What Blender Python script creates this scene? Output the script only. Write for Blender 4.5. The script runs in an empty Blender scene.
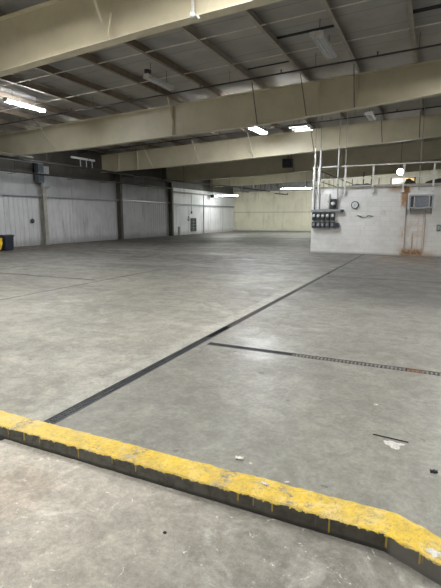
import bpy, bmesh, math, random
from mathutils import Vector, Matrix, noise
R = random.Random(7)
S = bpy.context.scene
COL = S.collection

# ------------------------------------------------------------ materials
def new_mat(name):
    m = bpy.data.materials.new(name); m.use_nodes = True
    nt = m.node_tree
    return m, nt, nt.nodes['Principled BSDF']

class G:
    """small node-graph helper"""
    def __init__(s, nt, coord='Object'):
        s.nt = nt; tc = nt.nodes.new('ShaderNodeTexCoord'); s.co = tc.outputs[coord]
        sp = nt.nodes.new('ShaderNodeSeparateXYZ'); nt.links.new(s.co, sp.inputs[0])
        s.x, s.y, s.z = sp.outputs
    def L(s, a, sock):
        if isinstance(a, (int, float)): sock.default_value = a
        elif isinstance(a, (tuple, list)): sock.default_value = (*a, 1) if len(sock.default_value) == 4 and len(a) == 3 else a
        else: s.nt.links.new(a, sock)
    def m(s, op, a, b=0.0, c=0.0, clamp=False):
        n = s.nt.nodes.new('ShaderNodeMath'); n.operation = op; n.use_clamp = clamp
        s.L(a, n.inputs[0]); s.L(b, n.inputs[1]); s.L(c, n.inputs[2]); return n.outputs[0]
    def sc(s, v):
        n = s.nt.nodes.new('ShaderNodeVectorMath'); n.operation = 'MULTIPLY'
        s.L(s.co, n.inputs[0]); n.inputs[1].default_value = v; return n.outputs[0]
    def noise(s, scale, detail=4, rough=.6, dist=0, vec=None, off=None):
        n = s.nt.nodes.new('ShaderNodeTexNoise'); n.inputs['Scale'].default_value = scale
        n.inputs['Detail'].default_value = detail; n.inputs['Roughness'].default_value = rough
        n.inputs['Distortion'].default_value = dist
        v = vec if vec is not None else s.co
        if off:
            a = s.nt.nodes.new('ShaderNodeVectorMath'); a.operation = 'ADD'
            s.L(v, a.inputs[0]); a.inputs[1].default_value = off; v = a.outputs[0]
        s.nt.links.new(v, n.inputs['Vector']); return n.outputs['Fac']
    def ramp(s, f, a, b, lo=0.0, hi=1.0):
        n = s.nt.nodes.new('ShaderNodeMapRange'); n.clamp = True; n.interpolation_type = 'SMOOTHSTEP'
        s.L(f, n.inputs[0]); s.L(a, n.inputs[1]); s.L(b, n.inputs[2]); s.L(lo, n.inputs[3]); s.L(hi, n.inputs[4]); return n.outputs[0]
    def mix(s, f, a, b, mode='MIX'):
        n = s.nt.nodes.new('ShaderNodeMix'); n.data_type = 'RGBA'; n.blend_type = mode
        s.L(f, n.inputs[0]); s.L(a, n.inputs[6]); s.L(b, n.inputs[7]); return n.outputs[2]
    def band(s, v, c, w, soft=None):
        """1 where |v-c|<w"""
        soft = soft or w * .5
        return s.ramp(s.m('ABSOLUTE', s.m('SUBTRACT', v, c)), w, w + soft, 1, 0)
    def bump(s, h, strength, dist, bsdf):
        n = s.nt.nodes.new('ShaderNodeBump'); n.inputs['Strength'].default_value = strength
        n.inputs['Distance'].default_value = dist; s.nt.links.new(h, n.inputs['Height']); s.nt.links.new(n.outputs[0], bsdf.inputs['Normal'])
    def warp(s, v, amp, scale):
        return s.m('ADD', v, s.m('MULTIPLY', s.m('SUBTRACT', s.noise(scale, 3), .5), amp))

def paint(name, col, col2=None, rough=.55, metal=0.0, scale=6, bump=.0, spec=.5, streak=None):
    m, nt, b = new_mat(name); g = G(nt)
    c2 = col2 or tuple(c * .8 for c in col)
    v = g.sc(streak) if streak else None
    n = g.noise(scale, 5, .65, vec=v)
    nt.links.new(g.mix(g.ramp(n, .35, .68), col, c2), b.inputs['Base Color'])
    b.inputs['Roughness'].default_value = rough; b.inputs['Metallic'].default_value = metal
    b.inputs['Specular IOR Level'].default_value = spec
    if bump: g.bump(g.noise(40, 3), bump, .01, b)
    return m

def emit(name, col, st):
    m, nt, b = new_mat(name)
    b.inputs['Base Color'].default_value = (*col, 1); b.inputs['Roughness'].default_value = .4
    b.inputs['Emission Color'].default_value = (*col, 1); b.inputs['Emission Strength'].default_value = st
    return m

def floor_material(front=False):
    m, nt, b = new_mat('front_concrete' if front else 'warehouse_concrete'); g = G(nt)
    big = g.noise(.22, 5, .6, .6); mid = g.noise(1.1, 6, .65, .4, off=(3, 7, 1)); fine = g.noise(28, 6, .75)
    tiny = g.noise(140, 2, .6)
    streak = g.noise(1.0, 5, .65, .8, vec=g.sc((.16, .8, 1)))
    if front:
        c = g.mix(g.ramp(g.x, -2.6, -.2), (.40, .375, .33), (.165, .158, .142))
        c = g.mix(g.m('MULTIPLY', g.ramp(g.noise(2.2, 6, .7, 1.2), .5, .72), g.ramp(g.x, -2.6, -.8, .8, .3)), c, (.55, .535, .5))
        c = g.mix(g.m('MULTIPLY', g.ramp(g.noise(5, 5, .7), .5, .75), .5), c, (.2, .19, .165))
        # tan stain near the left corner
        r = g.m('ADD', g.m('POWER', g.m('SUBTRACT', g.x, -2.15), 2), g.m('POWER', g.m('SUBTRACT', g.y, 1.62), 2))
        c = g.mix(g.m('MULTIPLY', g.ramp(g.warp(r, .12, 6), .03, .12, 1, 0), .35), c, (.22, .16, .11))
        c = g.mix(g.m('MULTIPLY', g.ramp(g.noise(9, 4, .7, 2, off=(9, 2, 4)), .62, .7), .7), c, (.58, .56, .53))
    else:
        c = g.mix(g.ramp(big, .33, .66), (.245, .238, .21), (.33, .318, .275))
        c = g.mix(g.m('MULTIPLY', g.ramp(mid, .47, .72), .4), c, (.15, .143, .13))
        c = g.mix(g.m('MULTIPLY', g.ramp(g.noise(.7, 6, .7, 1.5, off=(20, 3, 0)), .52, .66), .5), c, (.43, .415, .37))
        c = g.mix(g.m('MULTIPLY', g.ramp(streak, .5, .66), g.ramp(g.y, 6, 12, .22, .6)), c, (.125, .12, .112))
        # darker, dirtier zone in the middle distance and along the left wall
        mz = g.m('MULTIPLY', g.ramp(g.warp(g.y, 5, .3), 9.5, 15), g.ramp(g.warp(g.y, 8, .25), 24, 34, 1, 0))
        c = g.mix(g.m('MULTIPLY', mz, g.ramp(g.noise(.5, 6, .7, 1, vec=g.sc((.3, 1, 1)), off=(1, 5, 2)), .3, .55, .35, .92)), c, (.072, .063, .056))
        lw = g.ramp(g.warp(g.x, 2.5, .5), -18.8, -15.5, 1, 0)
        c = g.mix(g.m('MULTIPLY', lw, .8), c, (.085, .066, .055))
        # bluish grey bay to the right of the long drain
        rb = g.ramp(g.warp(g.x, .25, 2), -2.75, -2.45)
        c = g.mix(g.m('MULTIPLY', rb, .5), c, (.2, .2, .19))
        rd = g.m('MULTIPLY', rb, g.ramp(g.warp(g.y, 2.5, .7), 7.5, 10.5))
        c = g.mix(g.m('MULTIPLY', rd, g.ramp(g.noise(.9, 6, .7, 1, off=(4, 1, 7)), .3, .6, .3, .85)), c, (.085, .082, .078))
        # rusty wash in front of the block wall
        ru = g.m('MULTIPLY', g.band(g.x, -.6, 1.0, 1.0), g.ramp(g.y, 14.5, 19.5))
        c = g.mix(g.m('MULTIPLY', g.m('MULTIPLY', ru, g.ramp(g.noise(1.5, 5), .4, .6)), .6), c, (.22, .14, .08))
        # pale tyre-scuffed halo next to the drain
        ha = g.m('MULTIPLY', g.band(g.warp(g.x, .25, 3), -2.78, .05, .12), g.ramp(g.y, 9, 13, 1, 0))
        c = g.mix(g.m('MULTIPLY', ha, .4), c, (.45, .44, .41))
        # sawn joints
        J = None
        for cx in (-7.55, -12.1, -17.0):
            j = g.band(g.warp(g.x, .10, 1.3), cx, .022, .03)
            J = j if J is None else g.m('MAXIMUM', J, j)
        jr = g.m('MULTIPLY', g.band(g.warp(g.y, .06, 2), 12.2, .07, .05), g.ramp(g.x, -2.6, -2.5))
        J = g.m('MAXIMUM', g.m('MULTIPLY', J, g.ramp(g.noise(1.3, 3, .6, off=(7, 7, 7)), .35, .5, .45, 1)), jr)
        for cy in (8.9, 16.3, 24.5, 33):
            j = g.m('MULTIPLY', g.band(g.warp(g.y, .3, 1.2), cy, .012 + .004 * cy, .04), g.ramp(g.x, -3.0, -2.9, 1, 0))
            if cy == 8.9: j = g.m('MULTIPLY', j, g.ramp(g.x, -7.9, -7.6, 1, 0))
            J = g.m('MAXIMUM', J, j)
        c = g.mix(g.m('MULTIPLY', J, .8), c, (.035, .033, .03))
        # hairline cracks
        v = nt.nodes.new('ShaderNodeTexVoronoi'); v.feature = 'DISTANCE_TO_EDGE'; v.inputs['Scale'].default_value = .33
        wv = nt.nodes.new('ShaderNodeVectorMath'); wv.operation = 'ADD'
        nn = nt.nodes.new('ShaderNodeTexNoise'); nn.inputs['Scale'].default_value = 1.6; nt.links.new(g.co, nn.inputs['Vector'])
        sc = nt.nodes.new('ShaderNodeVectorMath'); sc.operation = 'SCALE'; sc.inputs['Scale'].default_value = .9
        nt.links.new(nn.outputs['Color'], sc.inputs[0]); nt.links.new(g.co, wv.inputs[0]); nt.links.new(sc.outputs[0], wv.inputs[1])
        nt.links.new(wv.outputs[0], v.inputs['Vector'])
        ck = g.m('MULTIPLY', g.ramp(v.outputs['Distance'], .0, .0035, 1, 0), g.ramp(g.noise(.6, 2, off=(5, 5, 5)), .5, .6))
        c = g.mix(g.m('MULTIPLY', ck, .45), c, (.07, .066, .06))
        # spots and spatters
        c = g.mix(g.m('MULTIPLY', g.ramp(g.noise(7, 3, .5, 0, off=(2, 8, 3)), .70, .74), .55), c, (.08, .075, .07))
        c = g.mix(g.m('MULTIPLY', g.ramp(g.noise(10, 4, .6, 0, off=(12, 1, 3)), .70, .75), .6), c, (.6, .58, .54))
    c = g.mix(1, c, ((1.3, 1.3, 1.28) if front else (1.08, 1.085, 1.07)), 'MULTIPLY')
    c = g.mix(.6, c, g.mix(g.ramp(g.noise(6, 6, .75, .5, off=(1, 9, 9)), .35, .65), g.mix(1, c, (.7, .7, .7), 'MULTIPLY'), g.mix(1, c, (1.25, 1.25, 1.25), 'MULTIPLY')))
    c = g.mix(.6, c, g.mix(g.ramp(fine, .3, .7), g.mix(1, c, (.72, .72, .72), 'MULTIPLY'), g.mix(1, c, (1.25, 1.25, 1.25), 'MULTIPLY')))
    c = g.mix(.35, c, g.mix(g.ramp(tiny, .35, .65), g.mix(1, c, (.8, .8, .8), 'MULTIPLY'), g.mix(1, c, (1.18, 1.18, 1.18), 'MULTIPLY')))
    nt.links.new(c, b.inputs['Base Color'])
    if front:
        b.inputs['Roughness'].default_value = .85
        g.bump(g.m('ADD', g.noise(9, 6, .7), g.m('MULTIPLY', tiny, .3)), .35, .012, b)
    else:
        r = g.ramp(g.noise(2.2, 5, .7, off=(4, 4, 1)), .35, .65, .46, .66)
        r = g.m('SUBTRACT', r, g.m('MULTIPLY', g.m('MULTIPLY', g.ramp(g.warp(g.x, .3, 2), -2.8, -2.3), g.ramp(g.warp(g.y, 1.5, 1), 6.5, 5.2)), .16))
        nt.links.new(r, b.inputs['Roughness'])
        g.bump(g.m('ADD', g.noise(4, 5, .65), g.m('MULTIPLY', fine, .35)), .12, .012, b)
    return m

def curb_material():
    m, nt, b = new_mat('yellow_painted_curb'); g = G(nt)
    yel = g.mix(g.ramp(g.noise(7, 6, .7, .6), .35, .68), (.78, .55, .06), (.56, .40, .08))
    yel = g.mix(g.m('MULTIPLY', g.ramp(g.noise(4.5, 7, .75, .8, off=(6, 6, 1)), .46, .64), .6), yel, (.80, .66, .30))
    yel = g.mix(g.m('MULTIPLY', g.ramp(g.noise(45, 6, .85), .50, .62), .7), yel, (.40, .27, .07))
    yel = g.mix(g.m('MULTIPLY', g.ramp(g.x, -1.5, -2.7), .3), yel, (.85, .70, .33))
    wear = g.ramp(g.noise(14, 8, .85, .8, off=(3, 1, 2)), .52, .62)
    big = g.ramp(g.noise(3.2, 4, .6, .5, off=(8, 2, 1)), .50, .66)
    wear = g.m('MULTIPLY', wear, g.m('ADD', .42, big), clamp=True)
    seam = None
    for cx in (-1.62, -2.62, -.98):
        s_ = g.m('MULTIPLY', g.band(g.warp(g.x, .10, 14), cx, .012, .06), g.ramp(g.noise(30, 5, .7), .42, .55))
        seam = s_ if seam is None else g.m('MAXIMUM', seam, s_)
    wear = g.m('MAXIMUM', wear, g.m('MULTIPLY', seam, .9))
    top = g.mix(wear, yel, g.mix(g.ramp(g.noise(20, 5, .7), .4, .6), (.20, .17, .13), (.40, .37, .31)))
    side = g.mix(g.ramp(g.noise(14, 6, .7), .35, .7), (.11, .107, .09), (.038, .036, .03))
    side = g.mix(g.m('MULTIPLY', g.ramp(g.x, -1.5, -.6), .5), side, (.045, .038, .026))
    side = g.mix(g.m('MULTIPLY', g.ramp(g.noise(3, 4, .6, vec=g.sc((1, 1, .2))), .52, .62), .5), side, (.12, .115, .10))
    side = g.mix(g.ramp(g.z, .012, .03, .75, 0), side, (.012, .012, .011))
    # grey patch at the bend
    side = g.mix(g.m('MULTIPLY', g.ramp(g.x, -.095, -.06), .6), side, (.17, .165, .15))
    # paint line at the arris + runs
    edge = g.m('SUBTRACT', .097, g.m('MULTIPLY', g.ramp(g.noise(24, 4, .6), .35, .8), .022))
    isyel = g.ramp(g.m('SUBTRACT', g.z, edge), -.002, .001)
    d1 = g.noise(1, 2, .5, vec=g.sc((26, 0, 0)))
    ln = g.noise(1, 1, .5, vec=g.sc((9, 0, 0)), off=(4, 4, 4))
    drip = g.m('MULTIPLY', g.ramp(d1, .605, .63), g.ramp(g.z, g.ramp(ln, .35, .65, .0, .075), g.ramp(ln, .35, .65, .01, .085)))
    geo = nt.nodes.new('ShaderNodeNewGeometry'); sp = nt.nodes.new('ShaderNodeSeparateXYZ'); nt.links.new(geo.outputs['Normal'], sp.inputs[0])
    isyel = g.m('MAXIMUM', isyel, g.ramp(sp.outputs[2], .55, .75))
    c = g.mix(isyel, g.mix(g.m('MULTIPLY', drip, .8), side, (.42, .29, .03)), top)
    nt.links.new(c, b.inputs['Base Color']); b.inputs['Roughness'].default_value = .7
    g.bump(g.m('ADD', g.noise(35, 5, .7), g.m('MULTIPLY', wear, -.5)), .5, .006, b)
    return m

def block_material():
    m, nt, b = new_mat('painted_block_wall'); g = G(nt)
    cmb = nt.nodes.new('ShaderNodeCombineXYZ'); nt.links.new(g.m('ADD', g.x, g.y), cmb.inputs[0]); nt.links.new(g.z, cmb.inputs[1])
    br = nt.nodes.new('ShaderNodeTexBrick'); nt.links.new(cmb.outputs[0], br.inputs['Vector'])
    br.inputs['Scale'].default_value = 1; br.inputs['Brick Width'].default_value = .406; br.inputs['Row Height'].default_value = .2035
    br.inputs['Mortar Size'].default_value = .009; br.inputs['Mortar Smooth'].default_value = .3
    br.inputs['Color1'].default_value = (.80, .80, .79, 1); br.inputs['Color2'].default_value = (.74, .74, .73, 1); br.inputs['Mortar'].default_value = (.69, .69, .68, 1)
    c = br.outputs['Color']
    c = g.mix(g.m('MULTIPLY', g.ramp(g.noise(1.1, 5, .6, .4), .45, .7), .4), c, (.52, .51, .47))
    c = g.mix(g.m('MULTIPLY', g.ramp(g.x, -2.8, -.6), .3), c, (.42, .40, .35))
    c = g.mix(g.m('MULTIPLY', g.ramp(g.noise(8, 4, .7), .6, .7), .35), c, (.3, .29, .27))
    rust = (.34, .16, .035)
    w = g.warp(g.x, .12, 5)
    # stain below the torn edge
    a = g.m('MULTIPLY', g.band(w, -1.10, .10, .12), g.ramp(g.warp(g.z, .5, 4), 1.85, 2.25))
    a2 = g.m('MULTIPLY', g.band(w, -1.35, .25, .35), g.ramp(g.warp(g.z, .25, 3), 2.5, 2.8, 0, .75))
    base = g.m('MULTIPLY', g.band(w, -.74, .34, .2), g.ramp(g.warp(g.z, .25, 6), .12, .42, 1, 0))
    base2 = g.m('MULTIPLY', g.band(w, -.3, .3, .3), g.ramp(g.warp(g.z, .15, 6), .02, .3, .55, 0))
    st = None
    for cx, ww, z0, z1, k in ((-1.04, .012, .1, 2.1, .75), (-.74, .022, .15, 1.1, .8), (-.55, .012, .2, 1.8, .35), (-.36, .01, .1, 1.9, .55), (-1.13, .02, .7, 1.2, .5)):
        s_ = g.m('MULTIPLY', g.m('MULTIPLY', g.band(g.warp(g.x, .05, 3), cx, ww, .02), g.m('MULTIPLY', g.ramp(g.z, z0, z0 + .1), g.ramp(g.z, z1 - .3, z1, 1, 0))), k)
        st = s_ if st is None else g.m('MAXIMUM', st, s_)
    haze = g.m('MULTIPLY', g.band(g.warp(g.x, .3, 2), -.75, .35, .35), g.m('MULTIPLY', g.ramp(g.z, 2.2, 1.2, 0, .25), g.ramp(g.noise(3, 4), .35, .6)))
    f = g.m('MAXIMUM', g.m('MAXIMUM', a, a2), g.m('MAXIMUM', g.m('MAXIMUM', base, base2), g.m('MAXIMUM', st, haze)))
    f = g.m('MULTIPLY', f, g.ramp(g.noise(9, 6, .75), .25, .55, .65, 1))
    front = g.ramp(g.y, 20.45, 20.5, 1, 0)
    f = g.m('MULTIPLY', f, front)
    c = g.mix(g.m('MULTIPLY', f, .95), c, rust)
    c = g.mix(g.m('MULTIPLY', g.m('MULTIPLY', base, g.ramp(g.noise(12, 4), .45, .6)), g.m('MULTIPLY', front, .7)), c, (.09, .05, .025))
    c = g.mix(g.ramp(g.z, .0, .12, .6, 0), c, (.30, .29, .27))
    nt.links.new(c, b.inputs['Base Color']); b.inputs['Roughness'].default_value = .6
    g.bump(g.m('ADD', g.m('MULTIPLY', br.outputs['Fac'], -1), g.m('MULTIPLY', g.noise(60, 3), .3)), .3, .008, b)
    return m

def wall_material(name, c1, c2, dirt, dz=.6):
    m, nt, b = new_mat(name); g = G(nt)
    c = g.mix(g.ramp(g.noise(.8, 5, .6, .5), .35, .65), c1, c2)
    c = g.mix(g.m('MULTIPLY', g.ramp(g.noise(2.2, 5, .65, vec=g.sc((1, 1.2, .15))), .52, .7), .45), c, dirt)
    c = g.mix(g.ramp(g.warp(g.z, .5, 2), 0, dz, .6, 0), c, dirt)
    c = g.mix(g.m('MULTIPLY', g.ramp(g.noise(7, 4, .7), .66, .72), .5), c, tuple(k * .6 for k in dirt))
    nt.links.new(c, b.inputs['Base Color']); b.inputs['Roughness'].default_value = .6
    return m

M = dict(
    floor=floor_material(), front=floor_material(True), curb=curb_material(), block=block_material(),
    metal_wall=wall_material('ribbed_metal_wall', (.60, .60, .61), (.52, .52, .53), (.20, .19, .18)),
    upper_wall=wall_material('upper_wall_brown', (.085, .075, .065), (.06, .055, .05), (.04, .036, .03), .01),
    lining=wall_material('wall_lining', (.42, .42, .43), (.34, .34, .35), (.17, .165, .16), .01),
    white_wall=wall_material('white_panel_wall', (.82, .83, .84), (.75, .76, .77), (.33, .32, .30), .5),
    cream_wall=wall_material('cream_panel_wall', (.80, .765, .60), (.72, .69, .54), (.38, .36, .28), .3),
    plain_wall=wall_material('plain_far_wall', (.45, .44, .41), (.40, .39, .36), (.2, .2, .19)),
    beam=paint('beam_cream', (.65, .595, .44), (.58, .53, .385), .5, scale=1.4),
    flange=paint('flange_cream', (.70, .655, .51), (.60, .555, .42), .5, scale=3),
    purlin=paint('purlin_brown_grey', (.27, .22, .165), (.19, .155, .12), .6, scale=3),
    purlin_pale=paint('purlin_pale_grey', (.42, .39, .33), (.32, .29, .245), .6, scale=3),
    deck=None,
    dark_pipe=paint('dark_pipe', (.035, .033, .035), (.055, .045, .04), .5, scale=8),
    black=paint('black_gap', (.012, .013, .018), None, .7),
    rod=paint('brown_rod', (.16, .14, .11), None, .6),
    galv=paint('galvanised', (.42, .44, .47), (.33, .35, .38), .4, .5, 10),
    white_metal=paint('white_metal', (.72, .72, .70), (.6, .6, .58), .45, scale=12),
    grey_metal=paint('grey_metal', (.33, .35, .38), (.27, .29, .31), .45, .3, 9),
    dark_metal=paint('dark_grey_metal', (.07, .075, .085), (.045, .05, .055), .45, .2, 9),
    col_pale=paint('column_pale', (.36, .35, .31), (.27, .26, .23), .6, scale=4),
    col_dark=paint('column_dark', (.12, .105, .085), (.085, .075, .065), .6, scale=4),
    duct=paint('duct_blue_grey', (.14, .16, .185), (.09, .105, .125), .45, .3, 5),
    lens_off=paint('diffuser_unlit', (.62, .63, .64), (.5, .51, .52), .3, scale=8),
    lit=emit('lamp_lit', (.93, .96, 1.0), 55),
    lit_near=emit('lamp_lit_near', (1.0, .985, .955), 50),
    lit_soft=emit('lamp_lit_soft', (.95, 1.0, .97), 26),
    lit_tube=emit('tube_lit', (.95, 1.0, .97), 1.6),
    lit_far=emit('lamp_lit_far', (.96, 1.0, .97), 34),
    bulb=emit('bulb_lit', (1.0, .98, .93), 18),
    navy=paint('navy_plastic', (.018, .022, .04), (.012, .015, .028), .45),
    yellow=paint('yellow_plastic', (.75, .52, .02), (.6, .4, .02), .4),
    clear=paint('glass_dial_face', (.75, .77, .78), (.6, .62, .64), .15),
    louvre=paint('louvre_blue_grey', (.30, .33, .38), (.20, .22, .26), .45, scale=15),
    glass=paint('dark_window_glass', (.05, .06, .065), (.09, .10, .11), .12, scale=9),
    wood=paint('brown_wood', (.16, .075, .03), (.10, .05, .02), .6, scale=5, streak=(1, 1, 8)),
    pane=paint('tan_board', (.82, .60, .22), (.72, .54, .26), .6, scale=4),
    tarp=paint('black_tarp', (.014, .014, .014), (.03, .028, .026), .6),
    paper=paint('paper_scrap', (.75, .73, .68), None, .8),
    powder=paint('white_powder', (.72, .71, .69), (.5, .49, .47), .9, scale=60),
    old_iron=paint('old_iron', (.115, .112, .105), (.07, .068, .064), .85, scale=20),
    worn_bar=paint('worn_bar', (.34, .33, .31), (.22, .21, .19), .8, scale=20),
    pipe_grey=paint('pipe_grey', (.50, .50, .50), (.40, .40, .40), .5, scale=9),
    strap=paint('strap_pale', (.75, .72, .64), (.6, .57, .5), .6),
    straw=paint('pale_strap', (.33, .315, .28), (.25, .235, .2), .6),
    foam=paint('torn_insulation', (.34, .34, .33), (.26, .26, .25), .8, scale=6),
)
def deck_material():
    m, nt, b = new_mat('roof_insulation'); g = G(nt)
    c = g.mix(g.ramp(g.noise(.9, 5, .6), .35, .65), (.45, .435, .405), (.37, .355, .33))
    # facing seams across the slope, every 1.2 m, and random discoloured sheets
    fr = g.m('FRACT', g.m('DIVIDE', g.m('ADD', g.y, .35), 1.22))
    seam = g.band(fr, .5, .012, .01)
    cell = nt.nodes.new('ShaderNodeTexWhiteNoise'); cmb = nt.nodes.new('ShaderNodeCombineXYZ')
    nt.links.new(g.m('FLOOR', g.m('DIVIDE', g.m('ADD', g.x, 1.0), 1.72)), cmb.inputs[0])
    nt.links.new(g.m('FLOOR', g.m('ADD', g.m('DIVIDE', g.m('ADD', g.y, .35), 1.22), .5)), cmb.inputs[1])
    nt.links.new(cmb.outputs[0], cell.inputs['Vector'])
    c = g.mix(g.m('MULTIPLY', g.ramp(cell.outputs['Value'], .5, 1), .35), c, (.30, .31, .33))
    c = g.mix(g.m('MULTIPLY', seam, .6), c, (.20, .18, .16))
    nt.links.new(c, b.inputs['Base Color']); b.inputs['Roughness'].default_value = .55
    g.bump(g.noise(2.5, 3), .5, .05, b)
    return m
M['deck'] = deck_material()

# ------------------------------------------------------------ mesh helpers
def box(bm, x0, x1, y0, y1, z0, z1, bev=0.0):
    vs = [bm.verts.new((x, y, z)) for x in (x0, x1) for y in (y0, y1) for z in (z0, z1)]
    F = [(0, 1, 3, 2), (4, 6, 7, 5), (0, 4, 5, 1), (2, 3, 7, 6), (0, 2, 6, 4), (1, 5, 7, 3)]
    fs = [bm.faces.new([vs[i] for i in f]) for f in F]
    if bev:
        es = list({e for f in fs for e in f.edges})
        bmesh.ops.bevel(bm, geom=es, offset=bev, segments=2, affect='EDGES', profile=.7)
def prism(bm, pts, axis, a, b):
    """extrude a polygon (list of 2D) along axis index between a and b"""
    def V(p, t):
        q = list(p); q.insert(axis, t); return bm.verts.new(q)
    A = [V(p, a) for p in pts]; B = [V(p, b) for p in pts]; n = len(pts)
    bm.faces.new(A); bm.faces.new(B[::-1])
    for i in range(n): bm.faces.new((A[i], B[i], B[(i + 1) % n], A[(i + 1) % n]))
def tube(bm, pts, r, n=10, r2=None):
    pts = [Vector(p) for p in pts]; rings = []
    for i, p in enumerate(pts):
        if i == 0: d = pts[1] - p
        elif i == len(pts) - 1: d = p - pts[-2]
        else: d = (pts[i + 1] - p).normalized() + (p - pts[i - 1]).normalized()
        d.normalize()
        u = d.cross(Vector((0, 0, 1)))
        if u.length < .05: u = d.cross(Vector((0, 1, 0)))
        u.normalize(); v = d.cross(u)
        rr = r if r2 is None else r + (r2 - r) * i / (len(pts) - 1)
        rings.append([bm.verts.new(p + (u * math.cos(2 * math.pi * k / n) + v * math.sin(2 * math.pi * k / n)) * rr) for k in range(n)])
    for A, B in zip(rings, rings[1:]):
        for k in range(n): bm.faces.new((A[k], A[(k + 1) % n], B[(k + 1) % n], B[k]))
    bm.faces.new(rings[0]); bm.faces.new(rings[-1][::-1])
def lathe(bm, prof, c=(0, 0, 0), axis='Z', n=24):
    rings = []
    for r, h in prof:
        ring = []
        for k in range(n):
            a = 2 * math.pi * k / n; p = (r * math.cos(a), r * math.sin(a), h)
            if axis == 'Y': p = (p[0], -p[2], p[1])
            if axis == 'X': p = (p[2], p[0], p[1])
            ring.append(bm.verts.new((p[0] + c[0], p[1] + c[1], p[2] + c[2])))
        rings.append(ring)
    for A, B in zip(rings, rings[1:]):
        for k in range(n): bm.faces.new((A[k], A[(k + 1) % n], B[(k + 1) % n], B[k]))
    bm.faces.new(rings[0]); bm.faces.new(rings[-1][::-1])
def obj(name, build, mat, parent=None, smooth=False, loc=None):
    bm = bmesh.new(); build(bm)
    bmesh.ops.recalc_face_normals(bm, faces=bm.faces)
    me = bpy.data.meshes.new(name); bm.to_mesh(me); bm.free()
    me.materials.append(M[mat] if isinstance(mat, str) else mat)
    if smooth:
        for p in me.polygons: p.use_smooth = True
    o = bpy.data.objects.new(name, me); COL.objects.link(o)
    if parent: o.parent = parent
    if loc: o.location = loc
    return o
def tag(o, label, cat, group=None, kind=None):
    o['label'] = label; o['category'] = cat
    if group: o['group'] = group
    if kind: o['kind'] = kind
    return o
def thing(name, loc, label, cat, group=None, rz=0):
    o = bpy.data.objects.new(name, None); COL.objects.link(o)
    o.empty_display_size = .1; o.location = loc; o.rotation_euler = (0, 0, rz)
    return tag(o, label, cat, group)
def struct(name, build, mat, parent=None, **k):
    o = obj(name, build, mat, parent, **k)
    if not parent: o['kind'] = 'structure'
    return o
def dup(root, loc, label, name=None):
    r = root.copy(); COL.objects.link(r); r.location = loc; r['label'] = label
    for ch in list(root.children):
        c = ch.copy(); COL.objects.link(c); c.parent = r
        for gch in list(ch.children):
            d = gch.copy(); COL.objects.link(d); d.parent = c
    return r

XL, XR, YB, YF = -20.5, 10.0, -6.0, 47.0
def zt(x): return 6.44 + .038 * x

# ------------------------------------------------------------ floor with recessed drains
D1 = (-2.68, -2.575, 2.36, 20.25)       # long drain
D2 = (-2.50, 6.0, 4.895, 4.995)         # cross drain
def floor_b(bm):
    xs = sorted({XL, -12, -7, D1[0], D1[1], D2[0], D2[1], XR, 0}); ys = sorted({2.15, D1[2], D1[3], D2[2], D2[3], 12, YF, 30})
    vv = {}
    def v(x, y, z=0):
        k = (x, y, z)
        if k not in vv: vv[k] = bm.verts.new(k)
        return vv[k]
    def hole(x, y): return any(d[0] < x < d[1] and d[2] < y < d[3] for d in (D1, D2))
    for a, b_ in zip(xs, xs[1:]):
        for c, d in zip(ys, ys[1:]):
            if hole((a + b_) / 2, (c + d) / 2):
                z = -.12; bm.faces.new((v(a, c, z), v(b_, c, z), v(b_, d, z), v(a, d, z)))
            else: bm.faces.new((v(a, c), v(b_, c), v(b_, d), v(a, d)))
    for X0, X1, Y0, Y1 in (D1, D2):
        xx = [x for x in xs if X0 <= x <= X1]; yy = [y for y in ys if Y0 <= y <= Y1]
        for a, b_ in zip(xx, xx[1:]):
            for Y in (Y0, Y1): bm.faces.new((v(a, Y), v(b_, Y), v(b_, Y, -.12), v(a, Y, -.12)))
        for a, b_ in zip(yy, yy[1:]):
            for X in (X0, X1): bm.faces.new((v(X, a), v(X, b_), v(X, b_, -.12), v(X, a, -.12)))
struct('floor', floor_b, 'floor')
def front_b(bm):   # slab on the camera's side of the curb, with its own cut corner at the left
    prism(bm, [(-2.72, 2.15), (-2.72, 2.05), (-2.95, 1.84), (-2.95, YB), (XR, YB), (XR, 2.15)], 2, -.1, 0)
struct('floor_front', front_b, 'front')
struct('floor_side', lambda bm: box(bm, XL, -2.72, YB, 2.15, -.15, -.06), 'front')

# drains
t = thing('trench_drain', ((D1[0] + D1[1]) / 2, D1[2], 0), 'long dark slotted trench drain running from the yellow curb to the block wall', 'drain')
wd = (D1[1] - D1[0]) / 2
def frame_b(bm):
    for s in (-1, 1):
        box(bm, s * wd - .006, s * wd + .006, 0, D1[3] - D1[2], -.05, .002)
obj('frame', frame_b, 'dark_metal', t)
def grate_b(y0, y1):
    def f(bm):
        y = y0
        while y < y1:
            box(bm, -wd + .006, wd - .006, y, y + .014, -.022, -.003); y += .03
        for x in (-wd + .008, -.006, wd - .02): box(bm, x, x + .012, y0, y1, -.024, -.0025)
    return f
obj('grate', grate_b(0, 1.40), 'dark_metal', t)
obj('grate', grate_b(1.41, 2.86), 'dark_metal', t)
obj('grate', grate_b(3.52, 7.2), 'old_iron', t)
def cover_b(y0, y1):
    def f(bm):
        box(bm, -wd + .006, -.012, y0, y1, -.02, -.002); box(bm, .014, wd - .006, y0, y1, -.02, -.002)
        y = y0
        while y < y1: box(bm, -.012, .014, y, y + .06, -.02, -.003); y += .16
    return f
obj('cover_plate', cover_b(7.22, 10.4), 'old_iron', t)
obj('cover_plate', cover_b(10.6, 17.8), 'old_iron', t)
t = thing('trench_drain', (D2[0], (D2[2] + D2[3]) / 2, 0), 'narrow slotted cross drain running right from the long drain', 'drain')
wd2 = (D2[3] - D2[2]) / 2; ln = D2[1] - D2[0]
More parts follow.
